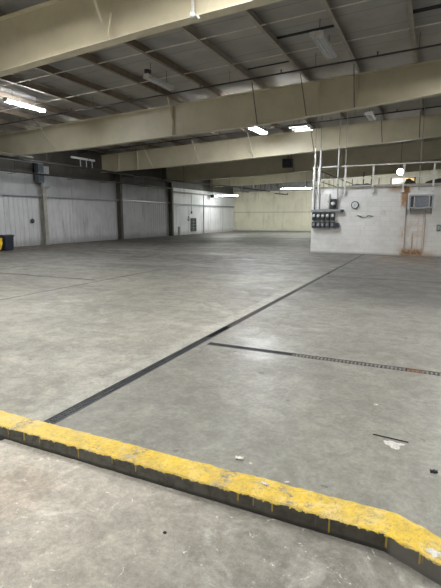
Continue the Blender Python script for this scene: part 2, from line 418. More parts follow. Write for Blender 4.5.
def fr2(bm):
    for s in (-1, 1): box(bm, 0, ln, s * wd2 - .005, s * wd2 + .005, -.05, .002)
obj('frame', fr2, 'dark_metal', t)
def gr2(x0, x1, pitch, w):
    def f(bm):
        x = x0
        while x < x1: box(bm, x, x + w, -wd2 + .005, wd2 - .005, -.02, -.002); x += pitch
        box(bm, x0, x1, -wd2 + .005, -wd2 + .012, -.021, -.0025); box(bm, x0, x1, wd2 - .012, wd2 - .005, -.021, -.0025)
    return f
obj('grate', gr2(0, 1.1, .03, .012), 'dark_metal', t)
obj('grate', gr2(1.11, 2.35, .042, .017), 'worn_bar', t)
M['rusty'] = paint('rusty_grate', (.30, .16, .09), (.2, .1, .06), .8, scale=30)
obj('grate', gr2(2.36, 2.5, .042, .036), 'rusty', t)
obj('grate', gr2(2.51, 8.4, .042, .017), 'worn_bar', t)

# ------------------------------------------------------------ curb
def curb_b(bm):
    # centre path of the FRONT arris then the BACK arris, as a swept profile
    front = [(-7, 2.07), (-.10, 2.075), (.17, 1.955), (1.6, 1.3)]
    back = [(-7, 2.255), (-.055, 2.27), (.20, 2.14), (1.7, 1.47)]
    rows = []
    for (f0, b0), (f1, b1) in zip(zip(front, back), zip(front[1:], back[1:])):
        n = max(6, int(math.hypot(f1[0] - f0[0], f1[1] - f0[1]) / .03))
        if f0[0] < -6: ts = [0, .3, .5] + [.5 + .5 * i / 150 for i in range(1, 150)]
        else: ts = [i / n for i in range(n)]
        for tt in ts:
            rows.append((Vector(f0).lerp(Vector(f1), tt), Vector(b0).lerp(Vector(b1), tt)))
    rows.append((Vector(front[-1]), Vector(back[-1])))
    prev = None
    prof = [(0, -.1), (0, .01), (0, .05), (0, .082), (.01, .094), (.05, .1), (.25, .102), (.5, .103), (.75, .102), (.94, .098), (1, .085), (1, -.05)]
    for f, b_ in rows:
        ring = []
        for i, (u, z) in enumerate(prof):
            p = f.lerp(b_, u); q = Vector((p.x, p.y, z))
            k = .004 if 3 <= i <= 10 else .0035
            d = noise.noise_vector(q * 9) * k + noise.noise_vector(q * 34) * k * .8
            if i in (3, 4, 9, 10): d += noise.noise_vector(q * 22) * .004
            q += Vector((0, d.y, d.z if 3 <= i <= 10 else 0)); ring.append(bm.verts.new(q))
        if prev:
            for k in range(len(prof) - 1): bm.faces.new((prev[k], prev[k + 1], ring[k + 1], ring[k]))
        else: bm.faces.new(ring)
        prev = ring
    bm.faces.new(prev[::-1])
tag(obj('concrete_curb', curb_b, 'curb'), 'low concrete curb with worn yellow paint on top crossing the foreground', 'curb')

# ------------------------------------------------------------ walls
def ribbed(bm):
    y = YB; pts = []
    while y < 33.4:
        pts += [(XL, y), (XL, y + .19), (XL + .03, y + .215), (XL + .03, y + .265), (XL, y + .29)]; y += .305
    A = [bm.verts.new((x, yy, 0)) for x, yy in pts]; B = [bm.verts.new((x, yy, 2.72)) for x, yy in pts]
    for i in range(len(pts) - 1):
        if (Vector(pts[i + 1]) - Vector(pts[i])).length > 1e-5: bm.faces.new((A[i], A[i + 1], B[i + 1], B[i]))
struct('wall_left', ribbed, 'metal_wall')
struct('wall_left', lambda bm: (box(bm, XL - .12, XL - .02, YB, 33.4, 2.6, 4.0)), 'lining')
struct('wall_left', lambda bm: (box(bm, XL - .12, XL + .0, 33.4, YF, 0, 4.1)), 'white_wall')
struct('wall_left', lambda bm: (box(bm, XL - .12, XL - .02, YB, YF, 4.0, 6.2)), 'upper_wall')
def girt(bm, z, y0, y1):
    box(bm, XL, XL + .16, y0, y1, z + .06, z + .075); box(bm, XL + .145, XL + .16, y0, y1, z - .02, z + .06); box(bm, XL, XL + .16, y0, y1, z - .035, z - .02)
struct('trim_1', lambda bm: girt(bm, 2.76, YB, 33.2), 'galv')
struct('trim_2', lambda bm: girt(bm, 2.68, 33.5, YF - .1), 'grey_metal')
struct('trim_3', lambda bm: girt(bm, 3.72, 33.5, YF - .1), 'col_pale')
struct('wall_back', lambda bm: box(bm, XL, XR, YB - .15, YB, 0, 7), 'plain_wall')
struct('wall_right', lambda bm: box(bm, XR, XR + .15, YB, YF, -.1, 7), 'plain_wall')
def farwall(bm):
    box(bm, XL - .1, XR, YF, YF + .15, -.05, 7)
struct('wall_far', farwall, 'cream_wall')
struct('trim_4', lambda bm: box(bm, XL, XR, YF - .035, YF, 2.09, 2.14), 'col_pale')
struct('trim_5', lambda bm: box(bm, XL, XR, YF - .03, YF, 0, .12), 'grey_metal')

# window low in the white wall
wn = struct('window_1', lambda bm: [box(bm, XL, XL + .05, a, b_, c, d) for a, b_, c, d in
      ((37.0, 37.06, .25, 1.5), (38.0, 38.06, .25, 1.5), (37.0, 38.06, .25, .31), (37.0, 38.06, 1.44, 1.5))], 'dark_metal')
struct('window_pane', lambda bm: box(bm, XL - .0, XL + .02, 37.06, 38.0, .31, 1.44), 'glass', wn)
struct('window_bars', lambda bm: [box(bm, XL + .02, XL + .04, 37.06, 38.0, z, z + .025) for z in (.58, .86, 1.14)] + [box(bm, XL + .02, XL + .04, 37.52, 37.55, .31, 1.44)], 'grey_metal', wn)
# roof deck
def deck_b(bm):
    prism(bm, [(XL - .2, zt(XL - .2) + .28), (XR + .2, zt(XR + .2) + .28), (XR + .2, zt(XR + .2) + .34), (XL - .2, zt(XL - .2) + .34)], 1, YB - .2, YF + .2)
struct('ceiling', deck_b, 'deck')

# ------------------------------------------------------------ purlins
def purlin_b(x, L):
    def f(bm):
        prism(bm, [(0, 0), (.10, 0), (.10, .02), (.085, .012), (.012, .012), (.012, .245), (-.075, .245), (-.075, .233), (0, .233)], 1, 0, L)
    return f
PX = [-.9 - 1.72 * k for k in range(0, 12)] + [.82, 2.54, 4.26, 5.98, 7.7]
PX = [x for x in PX if x > XL + .3]
k0 = None
ords = {}
desc = ['first', 'second', 'third', 'fourth', 'fifth', 'sixth', 'seventh', 'eighth', 'ninth', 'tenth', 'eleventh', 'twelfth', 'thirteenth', 'fourteenth', 'fifteenth', 'sixteenth', 'seventeenth']
for i, x in enumerate(sorted(PX)):
    pale = x > -7
    o = obj('roof_purlin', purlin_b(x, YF - YB - .1), 'purlin_pale' if pale else 'purlin', loc=(x, YB + .05, zt(x) + .012))
    where = f'{desc[i]} counted from the left wall'
    tag(o, ('pale grey' if pale else 'brown grey') + ' steel purlin under the roof, ' + where, 'purlin', 'purlins under the roof')

# ------------------------------------------------------------ main beams
def zb(pl, x):
    for (x0, z0), (x1, z1) in zip(pl, pl[1:]):
        if x <= x1: return z0 + (z1 - z0) * (x - x0) / (x1 - x0)
    return pl[-1][1]
def beam(Y, pl, label, braces, stiff):
    t = thing('roof_beam', (0, Y, 0), label, 'beam', 'deep cream roof beams')
    X0, X1 = pl[0][0], pl[-1][0]
    top = [(x, zt(x) - .008) for x in (X1, X0)]
    obj('web', lambda bm: prism(bm, [(x, z + .01) for x, z in pl] + top, 1, -.006, .006), 'beam', t)
    def bf(bm): prism(bm, pl + [(x, z + .022) for x, z in reversed(pl)], 1, -.13, .13)
    obj('bottom_flange', bf, 'flange', t)
    def tf(bm): prism(bm, [(X0, zt(X0) - .02), (X1, zt(X1) - .02), (X1, zt(X1)), (X0, zt(X0))], 1, -.12, .12)
    obj('top_flange', tf, 'flange', t)
    for x in stiff:
        obj('stiffener', lambda bm: box(bm, x - .006, x + .006, -.11, .11, zb(pl, x) + .022, zt(x) - .02), 'beam', t)
    for k, (x, s) in enumerate(braces):
        px = min(PX, key=lambda p: abs(p - x)); zz = zb(pl, x)
        def fb(bm):
            tube(bm, [(x, -.11 , zz + .03), (px, -1.05, zt(px) + .03)], .024 if s else .018, 6)
        obj('flange_brace', fb, 'flange' if s else 'rod', t)
        if s == 2:
            obj('flange_brace', lambda bm: tube(bm, [(x, -.11, zz + .03), (x + .11, -.11, zz + .5)], .022, 6), 'flange', t)
    return t
pl1 = [(XL + .05, 4.60), (-15, 4.72), (-9.5, 4.93), (-5.1, 5.19), (-2.5, 5.30), (9.9, 5.95)]
pl2 = [(XL + .15, 4.60), (-15, 4.66), (-9.8, 4.86), (-6, 4.99), (-3.2, 5.19), (-.05, 5.43), (9.9, 6.1)]
pl3 = [(XL + .05, 4.55), (-15, 4.68), (-9.5, 4.90), (-6, 5.06), (-2.6, 5.25), (0, 5.40), (9.9, 6.0)]
beam(8.0, pl1, 'nearest deep cream steel roof beam at top left, brightest lit', [(-6.25, 2), (-9.5, 1)], [])
beam(16.5, pl2, 'second nearest cream roof beam, spanning from left edge to right edge', [(-16.3, 1), (-9.75, 1), (-6.2, 0), (-4.35, 0), (-2.7, 0)], [-20.2, -9.9, -2.62, -3.95])
beam(24.7, pl3, 'third cream roof beam, just behind the two lit hanging lamps', [(-16.3, 1), (-13.0, 1), (-9.5, 1), (-6.05, 0), (-2.6, 0), (-.9, 0)], [-17.5, -19])
beam(32.9, [(a, b_ - .08) for a, b_ in pl3], 'fourth roof beam, in shade above the block room railing', [(-9.5, 0), (-6.0, 1)], [])
beam(41.1, [(a, b_ - .02) for a, b_ in pl3], 'fifth and farthest roof beam before the cream end wall', [(-9.5, 0)], [])

# straps, pipes below deck
sl = math.atan(.038)
for n_, (Y, a, b_) in enumerate([(9.7, -20, 9), (11.4, -20, 9), (13.55, -20, 9), (19.5, -20, 9), (21.3, -20, 9), (28, -20, 9)]):
    side = ['just beyond the nearest beam', 'nearer than the unlit lamps', 'just behind the unlit lamps', 'just beyond the second beam', 'midway between second and third beams', 'beyond the third beam'][n_]
    o = obj('bracing_strap', lambda bm: prism(bm, [(a, zt(a) + .035), (b_, zt(b_) + .035), (b_, zt(b_) + .043), (a, zt(a) + .043)], 1, Y - .03, Y + .03), 'strap')
    tag(o, 'thin pale bracing strap crossing under the purlins ' + side, 'strap', 'straps across the purlins')
for i, (a, b_, Y, w) in enumerate([(-4.33, -2.72, 10.45, .09), (-4.33, -2.72, 12.95, .07), (-.88, 2.5, 13.15, .10), (-.88, 2.5, 10.9, .05), (-6.0, -4.4, 14.9, .05)]):
    struct(f'trim_{6 + i}', lambda bm: prism(bm, [(a, zt(a) + .265), (b_, zt(b_) + .265), (b_, zt(b_) + .279), (a, zt(a) + .279)], 1, Y - w, Y + w), 'black')
def branch(Y, label, r=.028, drop=.18):
    t = thing('sprinkler_pipe', (0, Y, 0), label, 'pipe', 'sprinkler pipes under the roof')
    a, b_ = XL + .4, 9.5
    obj('pipe', lambda bm: tube(bm, [(a, 0, zt(a) - drop), (b_, 0, zt(b_) - drop)], r, 8), 'dark_pipe', t)
    x = -19.2
    while x < 9:
        xx = x
        obj('sprinkler_head', lambda bm: (tube(bm, [(xx, 0, zt(xx) - drop), (xx, 0, zt(xx) - drop + .1)], .018, 6), lathe(bm, [(.008, 0), (.04, .004), (.04, .012), (.01, .014)], (xx, 0, zt(xx) - drop + .095), n=10)), 'dark_pipe', t)
        obj('hanger', lambda bm: tube(bm, [(xx + 1.1, 0, zt(xx + 1.1) - drop), (xx + 1.1, 0, zt(xx + 1.1) + .23)], .006, 5), 'dark_pipe', t)
        x += 2.9
branch(14.5, 'thin dark sprinkler pipe crossing the roof just before the second beam')
branch(22.2, 'thin dark sprinkler pipe crossing the roof just before the third beam')

# wall pipes
t = thing('overhead_pipe', (0, 0, 0), 'long black overhead pipe hung out from the left wall, running to the far end', 'pipe')
pA = [(-18.62, 3, 4.42), (-18.7, 20, 4.42), (-18.85, 31, 4.43), (-17.25, 40.0, 4.40), (-16.2, 45.5, 4.30), (-16.0, 46.3, 4.28)]
obj('pipe', lambda bm: tube(bm, pA, .06, 12), 'dark_pipe', t, smooth=True)
for y in (4, 12, 15.2, 18.2, 21.4, 25.9, 29.5, 32.5, 36, 39):
    x = -18.7 if y < 31 else -18.85 + (y - 31) * .178
    obj('hanger', lambda bm: (tube(bm, [(x, y, 4.4), (x, y, zt(x) + .2)], .012, 6), lathe(bm, [(.075, -.02), (.075, .02)], (x, y, 4.42), 'Y', 12)), 'dark_pipe', t)
t = thing('overhead_pipe', (0, 0, 0), 'second black pipe running close along the left wall below the longer one', 'pipe')
obj('pipe', lambda bm: tube(bm, [(-19.97, 3, 3.93), (-19.97, 33.0, 3.96)], .05, 12), 'dark_pipe', t, smooth=True)
for y in (7, 13, 17.2, 21.5, 24.5, 29, 32):
    obj('bracket', lambda bm: (box(bm, XL - .02, -19.93, y - .02, y + .02, 3.86, 3.88), tube(bm, [(-19.97, y, 3.9), (-19.97, y, 4.5)], .012, 6)), 'dark_pipe', t)
o = obj('overhead_pipe', lambda bm: tube(bm, [(-19.75, 5, 4.52), (-19.75, 18.3, 4.52), (-19.75, 18.9, 4.5)], .035, 10), 'galv')
tag(o, 'pale thin conduit above the left wall ending at the first column', 'pipe')
for y in (14.2,):
    tag(obj('hanging_batten', lambda bm: box(bm, -18.35, -18.25, 13.5, 16.9, 4.50, 4.56), 'straw'), 'pale timber batten lying along the black overhead pipe at left edge', 'batten')

# ------------------------------------------------------------ columns on the left wall
def column(y, mat, h, label, w=.24, dp=.34):
    t = thing('steel_column', (XL + .05, y, 0), label, 'column', 'columns along the left wall')
    obj('shaft', lambda bm: (box(bm, 0, .014, -w / 2, w / 2, 0.015, h), box(bm, dp - .014, dp, -w / 2, w / 2, .015, h), box(bm, .014, dp - .014, -.008, .008, .015, h)), mat, t)
    obj('base_plate', lambda bm: box(bm, -.02, dp + .05, -w / 2 - .05, w / 2 + .05, 0, .02), mat, t)
    return t
YC = [19.25, 26.25, 33.2]
column(YC[0], 'col_pale', 4.4, 'pale grey steel column on left wall with blue grey duct at its head')
column(YC[1], 'col_dark', 4.9, 'brown grey steel column in the middle of the left wall')
column(YC[2], 'col_dark', 5.2, 'dark steel column where ribbed wall meets the white wall')
column(11.6, 'col_pale', 4.6, 'pale steel column outside the left edge')
t = thing('wall_duct', (XL + .25, YC[0] - .05, 3.22), 'blue grey sheet metal duct box around the first column head', 'duct')
obj('body', lambda bm: box(bm, -.1, .21, -.38, .02, .28, 1.38, .01), 'duct', t)
obj('chute', lambda bm: prism(bm, [(-.07, 0), (.16, 0), (.2, .12), (.21, 1.2), (-.1, 1.2)], 1, .0, .40), 'galv', t)
obj('seam', lambda bm: box(bm, -.11, .22, -.39, .03, .78, .81), 'galv', t)

# small fittings on the left wall
t = thing('alarm_bell', (XL + .03, 18.55, 1.38), 'small dark round bell on the ribbed wall left of the first column', 'bell')
obj('gong', lambda bm: lathe(bm, [(.02, .0), (.13, .01), (.14, .04), (.10, .075), (.03, .09)], (0, 0, 0), 'X', 18), 'dark_metal', t, True)
obj('back_box', lambda bm: box(bm, -.02, .02, -.16, -.02, -.14, .02, .005), 'grey_metal', t)
t = thing('switch_box', (XL + .0, 37.15, 2.0), 'small dark switch box on the white wall above the window', 'switch box')
obj('cover', lambda bm: box(bm, 0, .07, -.06, .08, -.10, .12, .01), 'dark_metal', t)
obj('conduit', lambda bm: tube(bm, [(.03, 0, .12), (.03, 0, 1.75)], .015, 6), 'galv', t)
t = thing('hanging_cable', (XL - .025, 36.55, 1.35), 'dark cable loop hanging left of the low window', 'cable')
obj('loop', lambda bm: tube(bm, [(.06, .0, .3), (.07, .12, .2), (.07, .1, .0), (.07, -.05, -.1), (.06, -.1, .05), (.06, -.02, .28)], .035, 8), 'dark_metal', t, True)
o = obj('corner_conduit', lambda bm: tube(bm, [(XL + .05, 39.6, 0), (XL + .05, 39.6, 3.7)], .035, 8), 'col_pale')
tag(o, 'thin vertical conduit on the white wall right of the low window', 'conduit')
o = obj('wall_stub', lambda bm: box(bm, XL, XL + .12, 34.7, 34.85, 0, .75, .01), 'col_pale')
tag(o, 'short pale post against the white wall near its left end', 'post')

# bins
t = thing('waste_bin', (-18.55, 15.2, 0), 'navy blue upright bin against left wall beside a yellow container', 'bin')
def binb(bm):
    A = [(-.19, -.27), (.19, -.27), (.19, .27), (-.19, .27)]; k = .88
    lo = [bm.verts.new((x * k, y * k, .02)) for x, y in A]; hi = [bm.verts.new((x, y, .70)) for x, y in A]
    bm.faces.new(lo); bm.faces.new(hi[::-1])
    es = []
    for i in range(4): bm.faces.new((lo[i], lo[(i + 1) % 4], hi[(i + 1) % 4], hi[i]))
    bmesh.ops.bevel(bm, geom=bm.edges[:], offset=.03, segments=2, affect='EDGES')
obj('tub', binb, 'navy', t)
obj('rim', lambda bm: box(bm, -.21, .21, -.29, .29, .67, .71, .012), 'navy', t)
obj('lid', lambda bm: prism(bm, [(-.20, .71), (.21, .71), (.20, .74), (0, .765), (-.19, .75)], 1, -.28, .28), 'navy', t)
for s in (-1, 1): obj('wheel', lambda bm: lathe(bm, [(.05, -.02), (.05, .02)], (-.13, s * .2, .05), 'Y', 14), 'black', t)
t = thing('mop_bucket', (-18.45, 14.42, 0), 'yellow plastic container beside the navy bin, cut by the left edge', 'container')
def mb(bm):
    lo = [bm.verts.new((x, y, .08)) for x, y in ((-.16, -.28), (.16, -.28), (.16, .24), (-.16, .24))]
    hi = [bm.verts.new((x, y, .46)) for x, y in ((-.21, -.36), (.21, -.36), (.21, .34), (-.21, .34))]
    bm.faces.new(lo); bm.faces.new(hi[::-1])
    for i in range(4): bm.faces.new((lo[i], lo[(i + 1) % 4], hi[(i + 1) % 4], hi[i]))
    bmesh.ops.bevel(bm, geom=bm.edges[:], offset=.03, segments=2, affect='EDGES')
obj('bucket', mb, 'yellow', t)
obj('wringer', lambda bm: (prism(bm, [(-.16, .44), (.16, .44), (.20, .62), (-.20, .62)], 1, .0, .30)), 'yellow', t)
obj('handle', lambda bm: tube(bm, [(-.2, .1, .45), (-.2, .1, .7), (.2, .1, .7), (.2, .1, .45)], .014, 8), 'grey_metal', t)
for sx in (-1, 1):
    for sy in (-1, 1): obj('caster', lambda bm: lathe(bm, [(.035, -.015), (.035, .015)], (sx * .13, sy * .22, .035), 'Y', 12), 'black', t)
for sx in (-1, 1):
    for sy in (-1, 1): obj('caster_stem', lambda bm: tube(bm, [(sx * .13, sy * .22, .035), (sx * .13, sy * .22, .1)], .012, 6), 'grey_metal', t)

# ------------------------------------------------------------ block room
YW = 20.3
def blk(bm):
    box(bm, -5.0, XR, YW, YW + .2, 0, 2.84)
    box(bm, -5.0, -4.8, YW + .2, 31, 0, 2.84)
    box(bm, -4.8, XR, 30.8, 31, 0, 2.84)
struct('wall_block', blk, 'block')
struct('floor_mezzanine', lambda bm: box(bm, -5.04, XR, YW - .03, 31.05, 2.84, 2.9), 'col_pale')

# guard rail of the mezzanine
t = thing('guard_railing', (0, YW, 2.9), 'white steel guard railing along the top of the block room', 'railing')
yo = -.075
for x in (-4.93, -4.72, -3.57, -2.42, -1.22, -.10, 1.05, 2.2, 3.35, 4.5):
    obj('post', lambda bm: (box(bm, x - .035, x + .035, yo - .02, yo + .02, -.30, .86), box(bm, x - .06, x + .06, yo - .005, yo + .045, -.30, -.22)), 'white_metal', t)
obj('top_rail', lambda bm: box(bm, -5.0, 6, yo - .025, yo + .025, .83, .875), 'white_metal', t)
obj('mid_rail', lambda bm: box(bm, -5.0, 6, yo - .015, yo + .015, .30, .34), 'white_metal', t)
obj('toe_board', lambda bm: box(bm, -3.5, 6, yo + .01, yo + .03, -.06, .04), 'col_pale', t)
t = thing('guard_railing', (-4.9, YW + .1, 2.9), 'dark return railing running back from the railing corner', 'railing')
obj('top_rail', lambda bm: tube(bm, [(0, 0, .80), (0, 10.2, .80)], .022, 8), 'dark_metal', t)
obj('mid_rail', lambda bm: tube(bm, [(0, 0, .32), (0, 10.2, .32)], .02, 8), 'dark_metal', t)
for i in range(9):
    y = .5 + i * 1.2
    obj('post', lambda bm: tube(bm, [(0, y, 0), (0, y, .80)], .02, 8), 'col_pale', t)
o = obj('floor_rack', lambda bm: (tube(bm, [(0, 0, 0), (0, 0, .42), (1.15, 0, .42), (1.15, 0, 0)], .028, 8)), 'dark_metal', loc=(-3.45, 21.4, 2.9))
tag(o, 'low dark tubular frame standing behind the railing near the clock', 'rack')
def pipe_rag(bm):
    pts = [(-3.3, 20.55, 2.95), (-3.1, 20.6, 2.98), (-2.9, 20.55, 2.95), (-2.7, 20.6, 3.0), (-2.55, 20.58, 2.95)]
    tube(bm, pts, .045, 8)
tag(obj('black_hose', pipe_rag, 'dark_metal', smooth=True), 'dark hose lying on the wall top behind the railing', 'hose')
for x, lab in ((-3.12, 'dark vertical drop pipe above the railing, left of the pair'), (-2.75, 'dark vertical drop pipe above the railing, right of the pair')):
    tag(obj('drop_pipe', lambda bm: tube(bm, [(x, 22.5, 2.9), (x, 22.5, 3.68 if x < -3 else 3.5)], .03, 8), 'dark_pipe'), lab.replace('above', 'behind'), 'pipe')

# wooden framed board + tarps
t = thing('framed_board', (-1.72, 28, 2.9), 'brown wooden frame with tan board, standing behind the railing', 'framed board')
obj('frame', lambda bm: [box(bm, a, b_, -.03, .03, c, d) for a, b_, c, d in ((-.66, -.59, 0, .95), (.59, .66, 0, .95), (-.66, .66, .88, .95), (-.66, .66, 0, .06))], 'wood', t)
obj('board', lambda bm: box(bm, .0, .59, -.005, .015, .06, .88), 'pane', t)
obj('board', lambda bm: box(bm, -.59, 0, -.005, .015, .06, .88), 'white_metal', t)
def tarp_b(pts, seed):
    def f(bm):
        rows = []
        n = 14
        for i in range(n + 1):
            u = i / n; ring = []
            x = pts[0] + (pts[1] - pts[0]) * u; hgt = pts[2] * math.sin(math.pi * (u ** .8)) + .02
            for j in range(9):
                a = math.pi * j / 8
                y = YW + .14 - .17 * math.cos(a); z = 2.905 + hgt * math.sin(a)
                q = Vector((x, y, z)); d = noise.noise_vector(q * 6 + Vector((seed, 0, 0))) * .05
                if j in (0, 8): d *= .2
                ring.append(bm.verts.new(q + Vector((d.x, d.y * .5, max(d.z, -.01) if j in (0, 8) else d.z))))
            rows.append(ring)
        for A, B in zip(rows, rows[1:]):
            for k in range(8): bm.faces.new((A[k], A[k + 1], B[k + 1], B[k]))
            bm.faces.new((A[8], A[0], B[0], B[8]))
        bm.faces.new(rows[0]); bm.faces.new(rows[-1][::-1])
    return f
tag(obj('black_tarp', tarp_b((-1.22, -.72, .22), 1), 'tarp'), 'crumpled black tarp on the wall top above the rust stain', 'tarp')
tag(obj('black_tarp', tarp_b((-.42, .75, .20), 5), 'tarp'), 'crumpled black tarp on the wall top right of the air conditioner', 'tarp')
def flap(bm):
    prism(bm, [(-1.25, 2.83), (-1.02, 2.92), (-.95, 2.92), (-1.12, 2.80), (-1.25, 2.72)], 1, YW - .05, YW - .035)
tag(obj('torn_flap', flap, 'tarp'), 'torn dark flap hanging at the top of the rust stain', 'flap')

# wall clock, fan-like dial
t = thing('round_clock', (-3.11, YW, 2.11), 'round clock with thick dark rim and pale face on block wall', 'clock')
obj('rim', lambda bm: (lathe(bm, [(.115, .0), (.165, .0), (.165, .04), (.15, .055), (.115, .045)], (0, 0, 0), 'Y', 28)), 'dark_metal', t, False)
obj('face', lambda bm: lathe(bm, [(.125, .0), (.125, .048)], (0, 0, 0), 'Y', 28), 'clear', t)
obj('hand', lambda bm: box(bm, -.005, .005, -.054, -.048, 0, .075), 'black', t)
obj('hand', lambda bm: box(bm, -.05, 0, -.054, -.048, -.005, .005), 'black', t)
# faint round outlet plate + scrap conduit
t = thing('round_plate', (-1.96, YW, 1.80), 'pale round cover plate on the block wall right of the clock', 'cover plate')
obj('plate', lambda bm: lathe(bm, [(.11, 0), (.11, .012), (.09, .02)], (0, 0, 0), 'Y', 20), 'white_metal', t)
t = thing('wall_bracket', (-2.75, YW, 1.62), 'thin dark broken wire bracket on the block wall below the clock', 'bracket')
obj('wire', lambda bm: tube(bm, [(-.25, -.02, .06), (-.1, -.03, .0), (.0, -.04, -.06), (.16, -.03, -.02), (.2, -.03, .05), (.42, -.03, .0)], .014, 6), 'dark_metal', t)

# electric meters
MX = [-4.86, -4.66, -4.46, -4.25, -4.03]
def meter(x, label):
    t = thing('electricity_meter', (x, YW, 1.12), label, 'meter', 'electricity meters in the row')
    obj('socket_box', lambda bm: box(bm, -.085, .085, -.13, 0, .33, .70, .008), 'dark_metal', t)
    obj('dial_cover', lambda bm: lathe(bm, [(.07, .13), (.07, .17), (.062, .195), (.03, .20)], (0, 0, .53), 'Y', 20), 'clear', t, True)
    d = obj('switch_box', lambda bm: box(bm, -.085, .085, -.15, 0, 0, .26, .008), 'dark_metal', t)
    obj('switch_plate', lambda bm: box(bm, -.05, .05, -.158, -.15, .09, .2, .003), 'grey_metal', d)
    obj('nipple', lambda bm: tube(bm, [(0, -.07, .26), (0, -.07, .33)], .03, 10), 'galv', t)
    return t
labs = ['leftmost of five electricity meters below the wireway', 'second electricity meter from the left below the wireway', 'middle one of the five electricity meters on the block wall',
        'fourth electricity meter from the left below the wireway', 'rightmost of five electricity meters below the wireway']
m0 = meter(MX[0], labs[0])
for x, l in zip(MX[1:], labs[1:]): dup(m0, (x, YW, 1.12), l)
t = thing('switch_box', (-3.82, YW, 1.14), 'small dark switch box at the right end of the meter row', 'switch box')
obj('box', lambda bm: box(bm, -.07, .07, -.11, 0, 0, .2, .008), 'dark_metal', t); obj('lever', lambda bm: box(bm, .07, .09, -.09, -.03, .06, .15, .004), 'grey_metal', t)
t = thing('wireway', (-4.3, YW, 1.83), 'long grey metal wireway trough above the electricity meters', 'wireway')
obj('trough', lambda bm: box(bm, -.70, .60, -.14, 0, 0, .10, .006), 'galv', t)
obj('end_fitting', lambda bm: box(bm, .60, .72, -.12, 0, -.02, .09, .006), 'dark_metal', t)
t = thing('electric_panel', (-4.39, YW, 1.94), 'light grey electrical cabinet above the wireway', 'electrical cabinet')
obj('cabinet', lambda bm: box(bm, -.2, .2, -.12, 0, 0, .66, .008), M['white_metal'], t)
obj('door', lambda bm: box(bm, -.175, .175, -.132, -.12, .03, .63, .004), 'white_metal', t)
obj('latch', lambda bm: box(bm, .12, .15, -.145, -.132, .3, .36, .003), 'dark_metal', t)
t = thing('electricity_meter', (-4.03, YW, 1.98), 'single electricity meter mounted above the wireway right of the cabinet', 'meter')
obj('socket_box', lambda bm: box(bm, -.13, .13, -.12, 0, 0, .40, .01), 'dark_metal', t)
obj('dial_cover', lambda bm: lathe(bm, [(.085, .12), (.085, .17), (.07, .2), (.03, .205)], (0, 0, .2), 'Y', 20), 'clear', t, True)
for x, z1, lab in ((-4.87, 4.55, 'leftmost upright conduit rising from the wireway at the wall corner'), (-4.64, 4.55, 'second upright conduit from the wall corner, rising past the railing'), (-3.855, 4.6, 'upright conduit rising from the wireway right of the single meter')):
    t = thing('conduit', (x, YW - .17, 1.93), lab, 'conduit', 'conduits rising from the wireway')
    obj('pipe', lambda bm: tube(bm, [(0, .10, 0.002), (0, .10, .62), (0, 0, .75), (0, 0, z1 - 1.93)], .033, 10), 'pipe_grey', t, True)
    obj('coupling', lambda bm: lathe(bm, [(.045, 0), (.045, .08)], (0, 0, 1.0), 'Z', 12), 'grey_metal', t)
    obj('riser', lambda bm: tube(bm, [(0, 0, z1 - 1.93), (0, 0, zt(x) - 1.93)], .015, 8), 'rod', t)
for x, y, lab in ((-3.57, YW - .12, 'thin upright rod above the third railing post'), (-.62, YW - .05, 'thin upright rod rising above the air conditioner')):
    z0 = 3.78 if x < -1 else 2.66
    tag(obj('hanging_rod', lambda bm: tube(bm, [(x, y, z0), (x, y, zt(x) + .0)], .016, 8), 'col_pale'), lab, 'rod')

# air conditioner
t = thing('air_conditioner', (-.49, YW, 1.94), 'window air conditioner with louvred grille mounted high on block wall', 'air conditioner')
obj('backing_panel', lambda bm: box(bm, -.52, .53, -.03, 0, -.08, .64, .004), 'white_metal', t)
obj('casing', lambda bm: [box(bm, a, b_, -.36, -.03, c, d, .006) for a, b_, c, d in ((-.45, .45, .48, .55), (-.45, .45, 0, .06), (-.45, -.39, .06, .48), (.39, .45, .06, .48))], 'galv', t)
obj('grille', lambda bm: [box(bm, -.20 + i * .032, -.188 + i * .032, -.35, -.32, .08, .46) for i in range(14)] + [box(bm, -.26, .29, -.32, -.05, .07, .47)], 'louvre', t)
obj('side_vent', lambda bm: box(bm, -.39, -.27, -.33, -.06, .06, .48), 'dark_metal', t)
obj('side_vent', lambda bm: box(bm, .3, .39, -.33, -.06, .06, .48), 'dark_metal', t)
obj('bar', lambda bm: box(bm, -.275, -.245, -.355, -.31, .06, .48), 'white_metal', t)
obj('bar', lambda bm: box(bm, .285, .315, -.355, -.31, .06, .48), 'white_metal', t)
obj('support_bracket', lambda bm: prism(bm, [(-.03, -.0), (-.34, -.0), (-.03, -.22)], 0, -.40, -.38), 'grey_metal', t)
obj('support_bracket', lambda bm: prism(bm, [(-.03, -.0), (-.34, -.0), (-.03, -.22)], 0, .38, .40), 'grey_metal', t)
for x, lab in ((-1.04, 'thin conduit running down the block wall through the rust stain'), (-.30, 'thin conduit running down the block wall below the air conditioner')):
    tag(obj('wall_conduit', lambda bm: tube(bm, [(x, YW - .018, .25), (x, YW - .018, 1.86 if x > -1 else 2.6)], .012, 6), 'col_pale'), lab, 'conduit')
t = thing('outlet_box', (.22, YW, 1.05), 'dark electrical outlet box on block wall at right edge', 'outlet')
obj('box', lambda bm: box(bm, -.07, .07, -.07, 0, 0, .24, .006), 'dark_metal', t); obj('cover', lambda bm: box(bm, -.05, .05, -.078, -.07, .03, .21), 'grey_metal', t)

